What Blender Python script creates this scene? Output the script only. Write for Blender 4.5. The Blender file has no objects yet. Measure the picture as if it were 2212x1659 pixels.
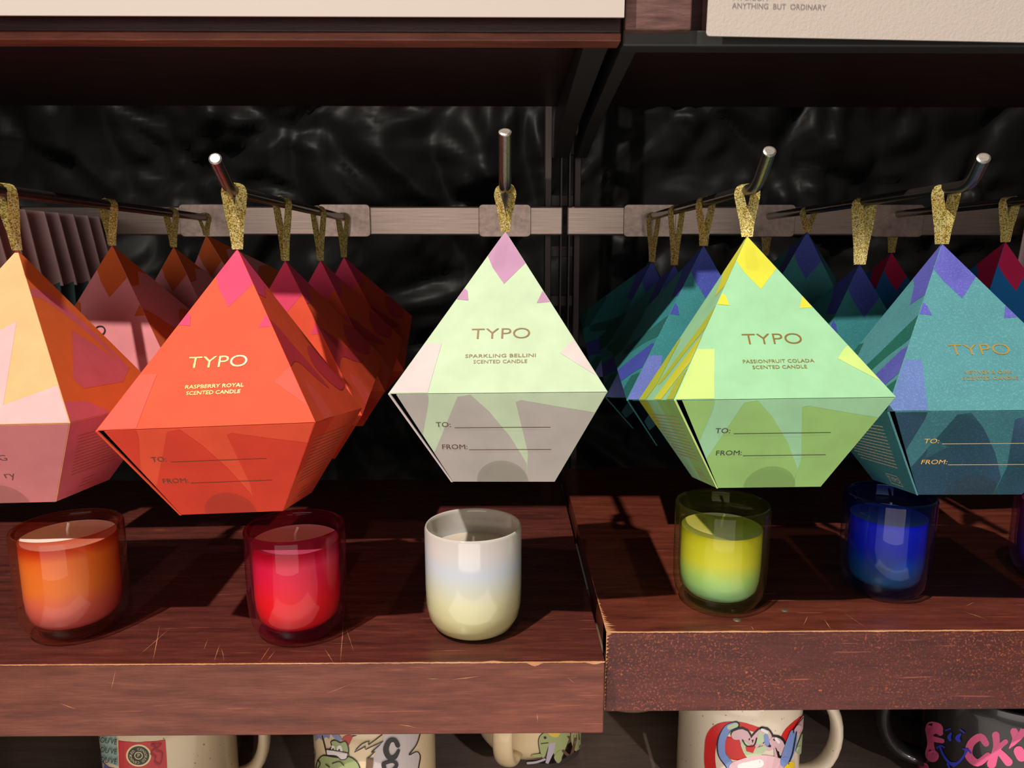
import bpy, bmesh, math, random
from mathutils import Vector, Matrix, Euler, noise
from mathutils.geometry import delaunay_2d_cdt
random.seed(7)
ZC = 1.30                                   # height of the photographer's lens above the floor
col = bpy.context.scene.collection
R = math.radians

# ------------------------------------------------------------------ camera, world, lights, exposure
F_PX = 1600.0; PITCH = math.atan((829.5-555)/F_PX); YAW = math.atan(16/F_PX)
cd = bpy.data.cameras.new('camera'); cam = bpy.data.objects.new('camera', cd); col.objects.link(cam)
cam.location = (0, 0, ZC); cam.rotation_euler = (math.pi/2-PITCH, 0, -YAW)
cd.sensor_fit = 'HORIZONTAL'; cd.sensor_width = 36; cd.lens = F_PX/2212*36; cd.clip_start = .02
bpy.context.scene.camera = cam
sc = bpy.context.scene
sc.view_settings.view_transform = 'Standard'; sc.view_settings.look = 'None'
sc.view_settings.gamma = 1; sc.view_settings.use_curve_mapping = False
sc.view_settings.exposure = 0.0
w = bpy.data.worlds.new('shop_ambient'); sc.world = w; w.use_nodes = True
w.node_tree.nodes['Background'].inputs[0].default_value = (1, .87, .79, 1)
w.node_tree.nodes['Background'].inputs[1].default_value = .045
def spot(name, src, tgt, power, colr, size=.02, cone=70, blend=.4):
    l = bpy.data.lights.new(name, 'SPOT'); l.energy = power; l.color = colr
    l.shadow_soft_size = size; l.spot_size = R(cone); l.spot_blend = blend
    o = bpy.data.objects.new(name, l); col.objects.link(o)
    o.location = src; o.rotation_euler = (Vector(tgt)-Vector(src)).to_track_quat('-Z', 'Y').to_euler()
spot('key_spot', (-1.00, -.86, ZC+2.60), (.03, .50, ZC-.12), 450, (1, .92, .82), .028, 40)
spot('second_spot', (.10, -.22, ZC+1.75), (0, .5, ZC-.1), 14, (1, .90, .80), .02)
spot('low_shelf_spot', (1.3, -2.1, ZC+.85), (.05, .5, ZC-.745), 210, (1, .90, .80), .05, 15, .3)
la = bpy.data.lights.new('floor_bounce', 'AREA'); la.shape = 'RECTANGLE'; la.energy = 22; la.size = 3.0; la.size_y = 1.7; la.color = (1, .87, .79)
lo = bpy.data.objects.new('floor_bounce', la); col.objects.link(lo)
lo.location = (.0, -.75, .03); lo.rotation_euler = (math.pi, 0, 0)        # bright shop floor in front of the shelves
la = bpy.data.lights.new('front_fill', 'AREA'); la.shape = 'RECTANGLE'; la.energy = 21; la.size = 2.2; la.size_y = 1.2; la.color = (1, .90, .84)  # added soft fill behind the camera, lifts the rail, rear boxes and mugs
lo = bpy.data.objects.new('front_fill', la); col.objects.link(lo)
lo.location = (-.3, -1.9, ZC-.20); lo.rotation_euler = (Vector((0, .6, ZC-.15))-Vector(lo.location)).to_track_quat('-Z', 'Y').to_euler()

# ------------------------------------------------------------------ geometry helpers
FW = Vector((math.sin(YAW)*math.cos(PITCH), math.cos(YAW)*math.cos(PITCH), -math.sin(PITCH)))
RT = Vector((math.cos(YAW), -math.sin(YAW), 0)); UP = RT.cross(FW)
def ray(x, y): return (x-1106)/F_PX*RT-(y-829.5)/F_PX*UP+FW
def at(x, y, Y):                            # point at depth Y seen at a place in the photograph (relative to lens)
    d = ray(x, y); return d*(Y/d.y)
def onz(x, y, z):
    d = ray(x, y); return d*(z/d.z)
def W(p): return Vector((p[0], p[1], p[2]+ZC))

def mesh_obj(name, verts, faces, mats, parent=None, fm=None, smooth=False):
    me = bpy.data.meshes.new(name); me.from_pydata([tuple(v) for v in verts], [], faces)
    for m in (mats if isinstance(mats, (list, tuple)) else [mats]): me.materials.append(m)
    if fm: me.polygons.foreach_set('material_index', fm)
    if smooth: me.polygons.foreach_set('use_smooth', [True]*len(faces))
    me.update()
    o = bpy.data.objects.new(name, me); col.objects.link(o)
    if parent: o.parent = parent
    return o
def tag(o, label=None, cat=None, group=None, kind=None):
    if label: o['label'] = label
    if cat: o['category'] = cat
    if group: o['group'] = group
    if kind: o['kind'] = kind
    return o
def empty(name, loc, rot=(0, 0, 0), **k):
    o = bpy.data.objects.new(name, None); col.objects.link(o); o.empty_display_size = .02
    o.location = loc; o.rotation_euler = rot; tag(o, **k); return o
class MB:
    def __init__(s): s.v = []; s.f = []; s.m = []
    def add(s, v, f, m=0):
        n = len(s.v); s.v += [Vector(a) for a in v]; s.f += [tuple(i+n for i in q) for q in f]; s.m += [m]*len(f)
    def box(s, x0, x1, y0, y1, z0, z1, m=0):
        v = [(x, y, z) for x in (x0, x1) for y in (y0, y1) for z in (z0, z1)]
        s.add(v, [(0, 1, 3, 2), (4, 6, 7, 5), (0, 4, 5, 1), (2, 3, 7, 6), (0, 2, 6, 4), (1, 5, 7, 3)], m)
    def lathe(s, prof, n=48, m=0, c=(0, 0, 0)):
        v = [(c[0]+r*math.cos(2*math.pi*i/n), c[1]+r*math.sin(2*math.pi*i/n), c[2]+z) for r, z in prof for i in range(n)]
        f = [(j*n+i, j*n+(i+1) % n, (j+1)*n+(i+1) % n, (j+1)*n+i) for j in range(len(prof)-1) for i in range(n)]
        s.add(v, f, m)
    def tube(s, pts, r, n=12, m=0, caps=True, flat=None):
        pts = [Vector(p) for p in pts]; rs = r if isinstance(r, (list, tuple)) else [r]*len(pts)
        ring = []; t0 = (pts[1]-pts[0]).normalized(); a = t0.orthogonal().normalized()
        if flat: a = Vector(flat)
        for i, p in enumerate(pts):
            t = ((pts[min(i+1, len(pts)-1)]-pts[max(i-1, 0)])).normalized()
            a = (a-t*a.dot(t)).normalized(); b = t.cross(a)
            k = 1.0 if not flat else .55
            ring += [p+(a*math.cos(2*math.pi*j/n)+b*k*math.sin(2*math.pi*j/n))*rs[i] for j in range(n)]
        f = [(i*n+j, i*n+(j+1) % n, (i+1)*n+(j+1) % n, (i+1)*n+j) for i in range(len(pts)-1) for j in range(n)]
        if caps: f += [tuple(range(n))[::-1], tuple((len(pts)-1)*n+j for j in range(n))]
        s.add(ring, f, m)
    def build(s, name, mats, parent=None, smooth=False, bevel=0):
        o = mesh_obj(name, s.v, s.f, mats, parent, s.m, smooth)
        if bevel:
            b = o.modifiers.new('bevel', 'BEVEL'); b.width = bevel; b.segments = 2; b.limit_method = 'ANGLE'; b.angle_limit = R(35)
        return o
def text2d(body, size, sx=1.0, off=0.0, res=3, align='CENTER'):
    c = bpy.data.curves.new('t', 'FONT'); c.body = body; c.size = size; c.align_x = align; c.align_y = 'CENTER'
    c.resolution_u = res; c.offset = off
    o = bpy.data.objects.new('t', c); col.objects.link(o)
    dg = bpy.context.evaluated_depsgraph_get(); me = bpy.data.meshes.new_from_object(o.evaluated_get(dg))
    v = [(p.co.x*sx, p.co.y) for p in me.vertices]; f = [tuple(p.vertices) for p in me.polygons]
    bpy.data.objects.remove(o); bpy.data.meshes.remove(me); bpy.data.curves.remove(c)
    return v, f
def clip(poly, conv):                       # clip a polygon to a convex counter-clockwise one
    out = list(poly)
    for i in range(len(conv)):
        a, b = conv[i], conv[(i+1) % len(conv)]; inp, out = out, []
        side = lambda p: (b[0]-a[0])*(p[1]-a[1])-(b[1]-a[1])*(p[0]-a[0])
        for j in range(len(inp)):
            p, q = inp[j-1], inp[j]; sp, sq = side(p), side(q)
            if (sp < 0) != (sq < 0):
                t = sp/(sp-sq); out.append((p[0]+(q[0]-p[0])*t, p[1]+(q[1]-p[1])*t))
            if sq >= 0: out.append(q)
        if not out: return []
    return out
def inside(p, poly):
    c = False
    for i in range(len(poly)):
        a, b = poly[i-1], poly[i]
        if (a[1] > p[1]) != (b[1] > p[1]) and p[0] < (b[0]-a[0])*(p[1]-a[1])/(b[1]-a[1])+a[0]: c = not c
    return c
def fill2d(poly, step=None):                # triangulate, optionally with inner grid points so that it can be bent
    P = [Vector(p) for p in poly]; n = len(P); pts = list(P)
    if step:
        xs = [p[0] for p in poly]; ys = [p[1] for p in poly]; x = min(xs)+step/2
        while x < max(xs):
            y = min(ys)+step/2
            while y < max(ys):
                if inside((x, y), poly): pts.append(Vector((x, y)))
                y += step
            x += step
    v, e, f, *_ = delaunay_2d_cdt(pts, [], [list(range(n))], 1, 1e-6)
    return [tuple(p) for p in v], [tuple(q) for q in f]
def smooth_poly(pts, closed=True, k=6):     # Catmull-Rom
    n = len(pts); out = []
    for i in range(n if closed else n-1):
        g = (lambda j: pts[j % n]) if closed else (lambda j: pts[max(0, min(n-1, j))])
        a, b, c, d = g(i-1), g(i), g(i+1), g(i+2)
        for s in range(k):
            t = s/k
            out.append(tuple(.5*((2*b[q])+(c[q]-a[q])*t+(2*a[q]-5*b[q]+4*c[q]-d[q])*t*t+(3*b[q]-a[q]-3*c[q]+d[q])*t**3) for q in range(len(b))))
    if not closed: out.append(tuple(pts[-1]))
    return out
def stroke2d(pts, r, k=5):                  # fat line with round ends as one outline; r may be a list
    rs = r if isinstance(r, (list, tuple)) else [r]*len(pts)
    q = smooth_poly([(p[0], p[1], rr) for p, rr in zip(pts, rs)], False, k)
    L, Rr = [], []
    for i, p in enumerate(q):
        a, b = q[max(0, i-1)], q[min(len(q)-1, i+1)]
        dx, dy = b[0]-a[0], b[1]-a[1]; l = math.hypot(dx, dy) or 1
        L.append((p[0]-dy/l*p[2], p[1]+dx/l*p[2])); Rr.append((p[0]+dy/l*p[2], p[1]-dx/l*p[2]))
    v = L+Rr; n = len(q); f = [(i, i+1, n+i+1, n+i) for i in range(n-1)]
    for c in (q[0], q[-1]):
        if c[2] > .9:
            s = len(v); v += [(c[0]+c[2]*math.cos(2*math.pi*j/12), c[1]+c[2]*math.sin(2*math.pi*j/12)) for j in range(12)]
            f.append(tuple(range(s, s+12)))
    return v, f

# ------------------------------------------------------------------ materials
def lin(c):
    return tuple(((x/255)/12.92 if x/255 <= .04045 else ((x/255+.055)/1.055)**2.4) for x in c)+(1,)
class NT:
    def __init__(s, name):
        s.m = bpy.data.materials.new(name); s.m.use_nodes = True; s.t = s.m.node_tree; s.b = s.t.nodes['Principled BSDF']
    def n(s, typ, **k):
        o = s.t.nodes.new(typ)
        for a, v in k.items():
            if a in o.inputs: o.inputs[a].default_value = v
            else: setattr(o, a, v)
        return o
    def l(s, a, b): s.t.links.new(a, b)
    def coord(s, scale=(1, 1, 1), kind='Object', rot=(0, 0, 0)):
        t = s.n('ShaderNodeTexCoord'); mp = s.n('ShaderNodeMapping'); mp.inputs['Scale'].default_value = scale; mp.inputs['Rotation'].default_value = rot
        s.l(t.outputs[kind], mp.inputs[0]); return mp.outputs[0]
    def noise(s, vec, scale, detail=4, rough=.55):
        o = s.n('ShaderNodeTexNoise'); o.inputs['Scale'].default_value = scale; o.inputs['Detail'].default_value = detail; o.inputs['Roughness'].default_value = rough
        s.l(vec, o.inputs['Vector']); return o.outputs['Fac']
    def ramp(s, fac, stops, interp='LINEAR'):
        o = s.n('ShaderNodeValToRGB'); e = o.color_ramp.elements; o.color_ramp.interpolation = interp
        while len(e) < len(stops): e.new(.5)
        for i, (p, c) in enumerate(stops): e[i].position = p; e[i].color = c
        s.l(fac, o.inputs[0]); return o.outputs[0]
    def mix(s, fac, a, b, blend='MIX'):
        o = s.n('ShaderNodeMix'); o.data_type = 'RGBA'; o.blend_type = blend
        for v, i in ((fac, 0), (a, 6), (b, 7)):
            if isinstance(v, (int, float, tuple)): o.inputs[i].default_value = v
            else: s.l(v, o.inputs[i])
        return o.outputs[2]
    def bump(s, h, strength=.3, dist=.001):
        o = s.n('ShaderNodeBump'); o.inputs['Strength'].default_value = strength; o.inputs['Distance'].default_value = dist
        s.l(h, o.inputs['Height']); s.l(o.outputs[0], s.b.inputs['Normal'])
    def set(s, col=None, rough=None, metal=None, spec=None, coat=None):
        if col is not None:
            if isinstance(col, tuple): s.b.inputs['Base Color'].default_value = col
            else: s.l(col, s.b.inputs['Base Color'])
        for k, v in (('Roughness', rough), ('Metallic', metal), ('Specular IOR Level', spec), ('Coat Weight', coat)):
            if v is not None:
                if isinstance(v, (int, float)): s.b.inputs[k].default_value = v
                else: s.l(v, s.b.inputs[k])
        return s.m
def plain(name, c, rough=.5, metal=0, spec=.5, coat=0): return NT(name).set(lin(c), rough, metal, spec, coat)
def card(name, c, rough=.42, pearl=.0):
    t = NT(name); v = t.coord(); a = t.noise(v, 900, 3); b = t.noise(v, 45, 3)
    base = lin(c); dk = tuple(x*.88 for x in base[:3])+(1,)
    cc = t.mix(t.ramp(b, [(.3, (0, 0, 0, 1)), (.7, (1, 1, 1, 1))]), dk, base)
    if pearl:
        lt = tuple(min(1, x*1.5+.05) for x in base[:3])+(1,)
        cc = t.mix(t.ramp(a, [(.5, (0, 0, 0, 1)), (.72, (pearl, pearl, pearl, 1))]), cc, lt)
    t.set(cc, max(rough, .6), 0, .18); t.bump(a, .12, .0004); return t.m
def wood(name, dark, mid, light, stretch=(1.2, 9, 9), rough=.3, speck=None, scratch=True, scale=14):
    t = NT(name); v = t.coord(stretch); g = t.noise(v, scale, 7, .65); g2 = t.noise(t.coord((stretch[0]*2, stretch[1]*8, stretch[2]*8)), scale*2, 4, .6)
    c = t.ramp(g, [(.28, lin(dark)), (.52, lin(mid)), (.78, lin(light))])
    c = t.mix(t.ramp(g2, [(.35, (0, 0, 0, 1)), (.65, (.55, .55, .55, 1))]), c, lin(dark))
    if scratch:
        s1 = t.noise(t.coord((2, 60, 60), rot=(0, 0, .15)), 9, 2, .5)
        c = t.mix(t.ramp(s1, [(.69, (0, 0, 0, 1)), (.73, (.45, .45, .45, 1))]), c, lin((190, 110, 85)))
    if speck:
        q = t.noise(t.coord((1, 1, 1)), 620, 3, .7); q2 = t.noise(t.coord((1, 1, 1)), 16, 3, .6)
        mm = t.n('ShaderNodeMath', operation='MULTIPLY'); t.l(q, mm.inputs[0]); t.l(q2, mm.inputs[1])
        c = t.mix(t.ramp(q, [(.54, (0, 0, 0, 1)), (.70, (.8, .8, .8, 1))]), c, t.mix(t.ramp(q2, [(.35, (0, 0, 0, 1)), (.6, (1, 1, 1, 1))]), lin((120, 52, 38)), lin(speck)))
        q3 = t.noise(t.coord((1, 1, 1)), 210, 3, .6)
        c = t.mix(t.ramp(q3, [(.71, (0, 0, 0, 1)), (.735, (.8, .8, .8, 1))]), c, lin((190, 100, 55)))
    t.set(c, t.ramp(g2, [(.3, (rough*.8,)*3+(1,)), (.7, (rough*1.4,)*3+(1,))]), 0, .45)
    t.bump(g2, .12, .0006); return t.m
def glass(name, tint, rough=.02, ior=1.5, refl=1.0, ztint=None, lacq=0.0):
    t = NT(name); t.t.nodes.remove(t.b); out = t.t.nodes['Material Output']
    tr = t.n('ShaderNodeBsdfTransparent'); gl = t.n('ShaderNodeBsdfGlossy'); gl.inputs['Roughness'].default_value = rough
    fr0 = t.n('ShaderNodeLayerWeight'); fr0.inputs['Blend'].default_value = .5
    pw = t.n('ShaderNodeMath', operation='POWER'); pw.inputs[1].default_value = 4.5; t.l(fr0.outputs['Facing'], pw.inputs[0])
    fr = t.n('ShaderNodeMath', operation='MULTIPLY_ADD'); fr.inputs[1].default_value = .8; fr.inputs[2].default_value = .018; t.l(pw.outputs[0], fr.inputs[0]); mx = t.n('ShaderNodeMixShader')
    tr.inputs['Color'].default_value = lin(tint)
    if ztint:
        tc = t.n('ShaderNodeTexCoord'); sp = t.n('ShaderNodeSeparateXYZ'); t.l(tc.outputs['Generated'], sp.inputs[0])
        t.l(t.ramp(sp.outputs[2], [(p, lin(c)) for p, c in ztint]), tr.inputs['Color'])
    mu = t.n('ShaderNodeMath', operation='MULTIPLY'); mu.inputs[1].default_value = refl; mu.use_clamp = True
    t.l(fr.outputs[0], mu.inputs[0]); t.l(mu.outputs[0], mx.inputs[0]); t.l(tr.outputs[0], mx.inputs[1]); t.l(gl.outputs[0], mx.inputs[2]); 
    df = t.n('ShaderNodeBsdfDiffuse'); df.inputs['Color'].default_value = lin(tuple(min(255, int(q*1.05)) for q in tint)); m2 = t.n('ShaderNodeMixShader'); m2.inputs[0].default_value = lacq
    t.l(mx.outputs[0], m2.inputs[1]); t.l(df.outputs[0], m2.inputs[2]); t.l(m2.outputs[0], out.inputs[0])
    return t.m
def zgrad(name, stops, rough=.4, coat=0, spec=.5, sss=0):
    t = NT(name); tc = t.n('ShaderNodeTexCoord'); sp = t.n('ShaderNodeSeparateXYZ'); t.l(tc.outputs['Generated'], sp.inputs[0])
    nz = t.noise(t.coord(), 60, 2); ad = t.n('ShaderNodeMath', operation='MULTIPLY_ADD'); ad.inputs[1].default_value = .12; ad.inputs[2].default_value = -.06
    t.l(nz, ad.inputs[0]); a2 = t.n('ShaderNodeMath', operation='ADD'); t.l(ad.outputs[0], a2.inputs[0]); t.l(sp.outputs[2], a2.inputs[1])
    t.set(t.ramp(a2.outputs[0], [(p, lin(c)) for p, c in stops]), rough, 0, spec, coat); return t.m

M_shelfL = wood('mahogany_top', (60, 28, 26), (98, 48, 40), (124, 66, 52), rough=.24)
M_frontL = wood('mahogany_front', (88, 40, 28), (126, 66, 48), (150, 88, 64), rough=.36)
M_shelfR = wood('mahogany_top_right', (74, 32, 24), (112, 54, 40), (138, 72, 52), rough=.24)
M_frontR = wood('mahogany_worn_front', (62, 24, 22), (90, 38, 31), (106, 50, 38), rough=.4, speck=(196, 104, 62))
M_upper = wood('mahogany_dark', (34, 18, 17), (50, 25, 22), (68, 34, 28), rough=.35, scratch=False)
M_block = wood('walnut_block', (70, 44, 40), (118, 82, 76), (140, 104, 96), stretch=(1, 1, 7), rough=.5, scratch=False, scale=40)
M_raw = wood('raw_wood_edge', (170, 96, 60), (226, 168, 116), (246, 208, 160), rough=.7, scratch=False)
M_black = plain('black_laminate', (20, 17, 17), .5)
M_brk = plain('bracket_metal', (58, 58, 56), .45, .3)
M_up = plain('upright_metal', (62, 54, 52), .5, .4)
M_floor = NT('shop_floor'); M_floor = M_floor.set(M_floor.ramp(M_floor.noise(M_floor.coord(), 6), [(.3, lin((92, 84, 78))), (.7, lin((112, 103, 96)))]), .5)
def metal(name, c, rough, sx=(1, 60, 60)):
    t = NT(name); n = t.noise(t.coord(sx), 18, 5, .6); b = lin(c)
    c2 = t.ramp(n, [(.3, tuple(x*.6 for x in b[:3])+(1,)), (.7, b)]); t.set(c2, rough, .85); return t.m
M_rail = metal('brushed_rail', (186, 168, 156), .38)
M_plate = metal('saddle_plate', (190, 170, 158), .42, (8, 8, 8))
M_rod = metal('steel_rod', (120, 112, 106), .22, (60, 4, 60))
M_tip = metal('cut_rod_end', (196, 188, 178), .35, (60, 60, 60))
t = NT('gold_ribbon_weave'); vo = t.n('ShaderNodeTexVoronoi'); vo.inputs['Scale'].default_value = 1500; t.l(t.coord(), vo.inputs['Vector'])
vn = t.noise(t.coord(), 900, 2)
t.set(t.ramp(vo.outputs['Color'], [(.2, lin((140, 110, 40))), (.5, lin((236, 206, 96))), (.8, lin((255, 250, 190)))]), .32, .45); t.bump(vo.outputs['Color'], .9, .0008); M_gold = t.m
M_foil = plain('gold_foil', (168, 130, 60), .35, .35)
M_foil2 = plain('dark_foil', (88, 62, 40), .3, .6)
M_ink = plain('black_ink', (18, 18, 16), .35)
M_pale = plain('pale_print', (205, 190, 165), .5)
M_fpr = plain('pink_fine_print', (214, 112, 88), .5)
M_foilb = plain('bright_gold_foil', (226, 184, 92), .3, .45)
M_paperwhite = plain('cut_card_edge', (236, 226, 208), .7)
M_inner = plain('carton_inside', (44, 42, 36), .8)
M_seal = glass('clear_seal', (236, 237, 233), .2, 1.5, .45)

# ------------------------------------------------------------------ setting
mb = MB(); mb.box(-2.5, 2.5, -3, 1.3, -.02, 0); tag(mb.build('floor', M_floor), kind='structure')
mb = MB(); mb.box(-1.2, 1.3, 1.15, 1.18, 0, 2.3); tag(mb.build('wall_back', M_black), kind='structure')

# crinkled black plastic sheet behind everything
t = NT('black_plastic'); v = t.coord((1, 1, 1.3)); n1 = t.noise(v, 14, 3, .5)
t.set((.006, .006, .0058, 1), .42, 0, .065); t.bump(n1, .12, .004); M_film = t.m
vs, fs = [], []; nx, nz = 300, 110
for j in range(nz+1):
    for i in range(nx+1):
        x = -1.15+2.4*i/nx; z = -.45+.9*j/nz
        q = Vector((x, .31, z*1.1)); wv = noise.noise_vector(q*6)*.06
        d1 = noise.voronoi((q+wv)*7.5)[0]; d2 = noise.voronoi((q+wv*2)*17+Vector((3, 0, 1)))[0]
        vs.append((x, 1.125-.050*(d1[1]-d1[0])-.016*(d2[1]-d2[0])-.02*noise.noise(q*4), z+ZC))
for j in range(nz):
    for i in range(nx): fs.append((j*(nx+1)+i, j*(nx+1)+i+1, (j+1)*(nx+1)+i+1, (j+1)*(nx+1)+i))
tag(mesh_obj('plastic_sheet', vs, fs, M_film, smooth=True), 'crinkled glossy black plastic sheet covering the back of the shelving', 'plastic sheet')

# ------------------------------------------------------------------ lower shelves
ZL, YL, TL = -.270, .4615, .0535
ZR, YR, TR = -.256, .4755, .0605
XS_L, XS_R = .0675, .0702
def worn_edge(parent, x0, x1, y, z, seed, amp, name='worn_edge', base=.00045):
    rnd = random.Random(seed); v = []; f = []; n = int((x1-x0)/.0012)
    for i in range(n+1):
        x = x0+(x1-x0)*i/n
        k = max(0, noise.noise(Vector((x*60, seed, 0))))**1.5*amp+base+rnd.random()*.0003
        k2 = max(0, noise.noise(Vector((x*75, seed+9, 0))))**1.5*amp*1.3+base+rnd.random()*.0003
        v += [(x, y+k, z+.0002), (x, y-.0002, z+.0002), (x, y-.0002, z-k2)]
    for i in range(n): a = i*3; f += [(a, a+1, a+4, a+3), (a+1, a+2, a+5, a+4)]
    o = mesh_obj(name, v, f, M_raw, parent); o['label'] = 'pale chipped wood along the front edge'; return o
def scratches(parent, lines, plane, off, label):
    mb = MB()
    for a, b, wd in lines:
        p, q = plane(*a)-off, plane(*b)-off; d = (q-p); wd = wd*.5
        nrm = UPZ if plane in (pl_L, pl_R) else Vector((0, -1, 0))
        s = d.cross(nrm).normalized()*wd; e = nrm*.00012
        m = (p+q)/2+s*random.uniform(-2, 2)
        mb.add([p+e, m-s+e, m+s+e, q+e], [(0, 1, 3), (0, 3, 2)])
    o = mb.build('scratches', M_raw, parent); o['kind'] = 'stuff'; o['label'] = label
UPZ = Vector((0, 0, 1))
pl_L = lambda x, y: onz(x, y, ZL)
pl_R = lambda x, y: onz(x, y, ZR)
pf_L = lambda x, y: at(x, y, YL)
pf_R = lambda x, y: at(x, y, YR)
def lower_shelf(x0, x1, yf, z, tk, mt, mf, label, ex):
    r = empty('shelf', (0, 0, ZC), label=label, cat='shelf', group='lower shelves holding the candles')
    mb = MB(); mb.box(x0, x1, yf+.0005, .88, z-.020, z); mb.build('shelf_board', mt, r, bevel=.0006)
    mb = MB(); mb.box(x0, x1, yf, yf+.018, z-tk, z-.0003); mb.build('front_fascia', mf, r, bevel=.0010)
    return r
sL = lower_shelf(-1.05, XS_L, YL, ZL, TL, M_shelfL, M_frontL, 'smooth reddish-brown wooden lower shelf under the orange, red and white candles', 0)
sR = lower_shelf(XS_R, 1.15, YR, ZR, TR, M_shelfR, M_frontR, 'speckled and worn reddish-brown wooden lower shelf under the yellow and blue candles', 0)
worn_edge(sL, -1.05, -.05, YL, ZL, 3, .0007, base=.0002); worn_edge(sL, -.05, XS_L, YL, ZL, 8, .0030, base=.0003)
worn_edge(sR, XS_R, 1.15, YR, ZR, 5, .0007, base=.0003)
# splintered corner of the right shelf
mb = MB(); rnd = random.Random(4)
for i in range(34):
    y = YR+i*.0026; k = .009*math.exp(-i*.16)*rnd.uniform(.6, 1.3)+.0007*rnd.random()
    mb.add([(XS_R-.0002, y, ZR+.0003), (XS_R+k, y+.0008, ZR+.0003), (XS_R-.0002, y+.0028, ZR+.0003)], [(0, 1, 2)])
for i in range(22):
    z = ZR-i*.0027; k = .003*math.exp(-i*.2)*rnd.uniform(.6, 1.3)+.0007*rnd.random()
    mb.add([(XS_R-.0002, YR-.0003, z), (XS_R+k, YR-.0003, z-.001), (XS_R-.0002, YR-.0003, z-.0029)], [(0, 2, 1)])
mb.build('splintered_corner', M_raw, sR)['label'] = 'raw yellow splintered wood at the corner'
zero = Vector((0, 0, 0))
L1 = [((345, 1350), (330, 1430), .0004), ((370, 1355), (295, 1420), .0003), ((475, 1392), (462, 1430), .0003), ((478, 1400), (484, 1428), .00025),
      ((585, 1395), (560, 1432), .0003), ((595, 1405), (575, 1430), .00025), ((742, 1330), (735, 1432), .0003), ((745, 1350), (765, 1410), .0002),
      ((700, 1400), (720, 1432), .0002), ((980, 1325), (955, 1352), .0002), ((440, 1405), (450, 1380), .0002)]
scratches(sL, L1, pl_L, zero, 'pale hairline scratches on the shelf top')
L2 = [((250, 1445), (240, 1490), .0003), ((1040, 1460), (975, 1468), .0007), ((920, 1465), (950, 1466), .0004), ((860, 1565), (900, 1572), .0005),
      ((1160, 1540), (1161, 1560), .0003), ((1225, 1462), (1240, 1475), .0003), ((780, 1470), (700, 1500), .0002), ((128, 1518), (165, 1532), .0005)]
scratches(sL, L2, pf_L, zero, 'pale nicks in the fascia')
L3 = [((1780, 1338), (1795, 1360), .0005), ((1820, 1322), (1880, 1362), .0002), ((2078, 1320), (2135, 1340), .0005), ((2085, 1310), (2105, 1300), .0003), ((1745, 1330), (1735, 1352), .0003), ((1622, 1352), (1628, 1362), .0003)]
scratches(sR, L3, pl_R, zero, 'pale scratches on the shelf top')
for (x, y) in ((1592, 1339), (1695, 1318)):
    p = pl_R(x, y); mb = MB(); mb.lathe([(0.0001, .0004), (.0022, .0004), (.0028, 0)], 14, c=(p.x, p.y, p.z))
    mb.build('screw_head', M_plate, sR, smooth=True)

# bottom shelf with the mugs
ZM = -.428
r = empty('shelf', (0, 0, ZC), label='dark brown bottom shelf on which the mugs stand', cat='shelf')
M_mugshelf = wood('taupe_shelf', (88, 76, 72), (112, 98, 93), (128, 114, 108), rough=.45, scratch=False)
mb = MB(); mb.box(-1.05, 1.15, .47, .9, ZM-.02, ZM); mb.build('shelf_board', M_mugshelf, r, bevel=.001)
mb = MB(); mb.box(-1.05, 1.15, .452, .47, ZM-.045, ZM); mb.build('front_fascia', M_upper, r, bevel=.001)

# ------------------------------------------------------------------ upper shelves, signs
r = empty('shelf', (0, 0, ZC), label='dark wooden upper left shelf overhead with a lighter strip painted in as its lit lower edge', cat='shelf')
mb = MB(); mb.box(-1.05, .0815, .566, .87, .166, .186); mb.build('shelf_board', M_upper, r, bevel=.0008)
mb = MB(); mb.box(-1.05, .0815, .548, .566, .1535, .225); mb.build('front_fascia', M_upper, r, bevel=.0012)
mb = MB(); mb.box(-1.05, .0813, .5465, .564, .1475, .1533); mb.build('lit_lower_edge', M_frontL, r, bevel=.0010)['label'] = 'rounded strip of lighter reddish wood painting in the lit bottom edge'  # lighter wood colour paints in the bottom edge catching light
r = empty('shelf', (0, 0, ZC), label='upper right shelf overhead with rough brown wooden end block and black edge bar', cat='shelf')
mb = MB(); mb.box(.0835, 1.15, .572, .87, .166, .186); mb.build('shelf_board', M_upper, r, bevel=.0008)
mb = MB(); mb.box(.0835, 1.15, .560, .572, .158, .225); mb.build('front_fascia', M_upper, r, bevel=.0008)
p0 = at(1349, 66, .548); p1 = at(1492, 66, .548)
mb = MB(); mb.box(p0.x, p1.x, .546, .560, p0.z, .225); o = mb.build('end_block', M_block, r, bevel=.0012); o['label'] = 'rough brown open-grained wooden block'
mb = MB(); mb.box(.0835, 1.15, .5545, .572, .1465, .1575); mb.build('edge_bar', M_brk, r, bevel=.0015)['label'] = 'black metal edge bar'
def sign(name, x0, x1, z0, z1, rot, label, mat):
    r = empty(name, (x0, .5335, z0+ZC), (0, rot, 0), label=label, cat='sign')
    v, f = fill2d([(.002, 0), (x1-x0, 0), (x1-x0, z1-z0), (0, z1-z0), (0, .002), (.0006, .0006)])
    o = mesh_obj('panel', [(a, 0, b) for a, b in v], f, mat, r); s = o.modifiers.new('s', 'SOLIDIFY'); s.thickness = .0016; s.offset = 0
    return r
t = NT('sign_card'); n = t.noise(t.coord(), 700, 2); t.set(lin((212, 201, 192)), .5, 0, .4); t.bump(n, .08, .0004); M_sign = t.m
t = NT('sign_gloss'); n = t.noise(t.coord(), 520, 3); t.set(lin((204, 192, 182)), .34, 0, .6); t.bump(n, .5, .0008); M_sign2 = t.m
a = at(1348, 38, .5335)
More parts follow.
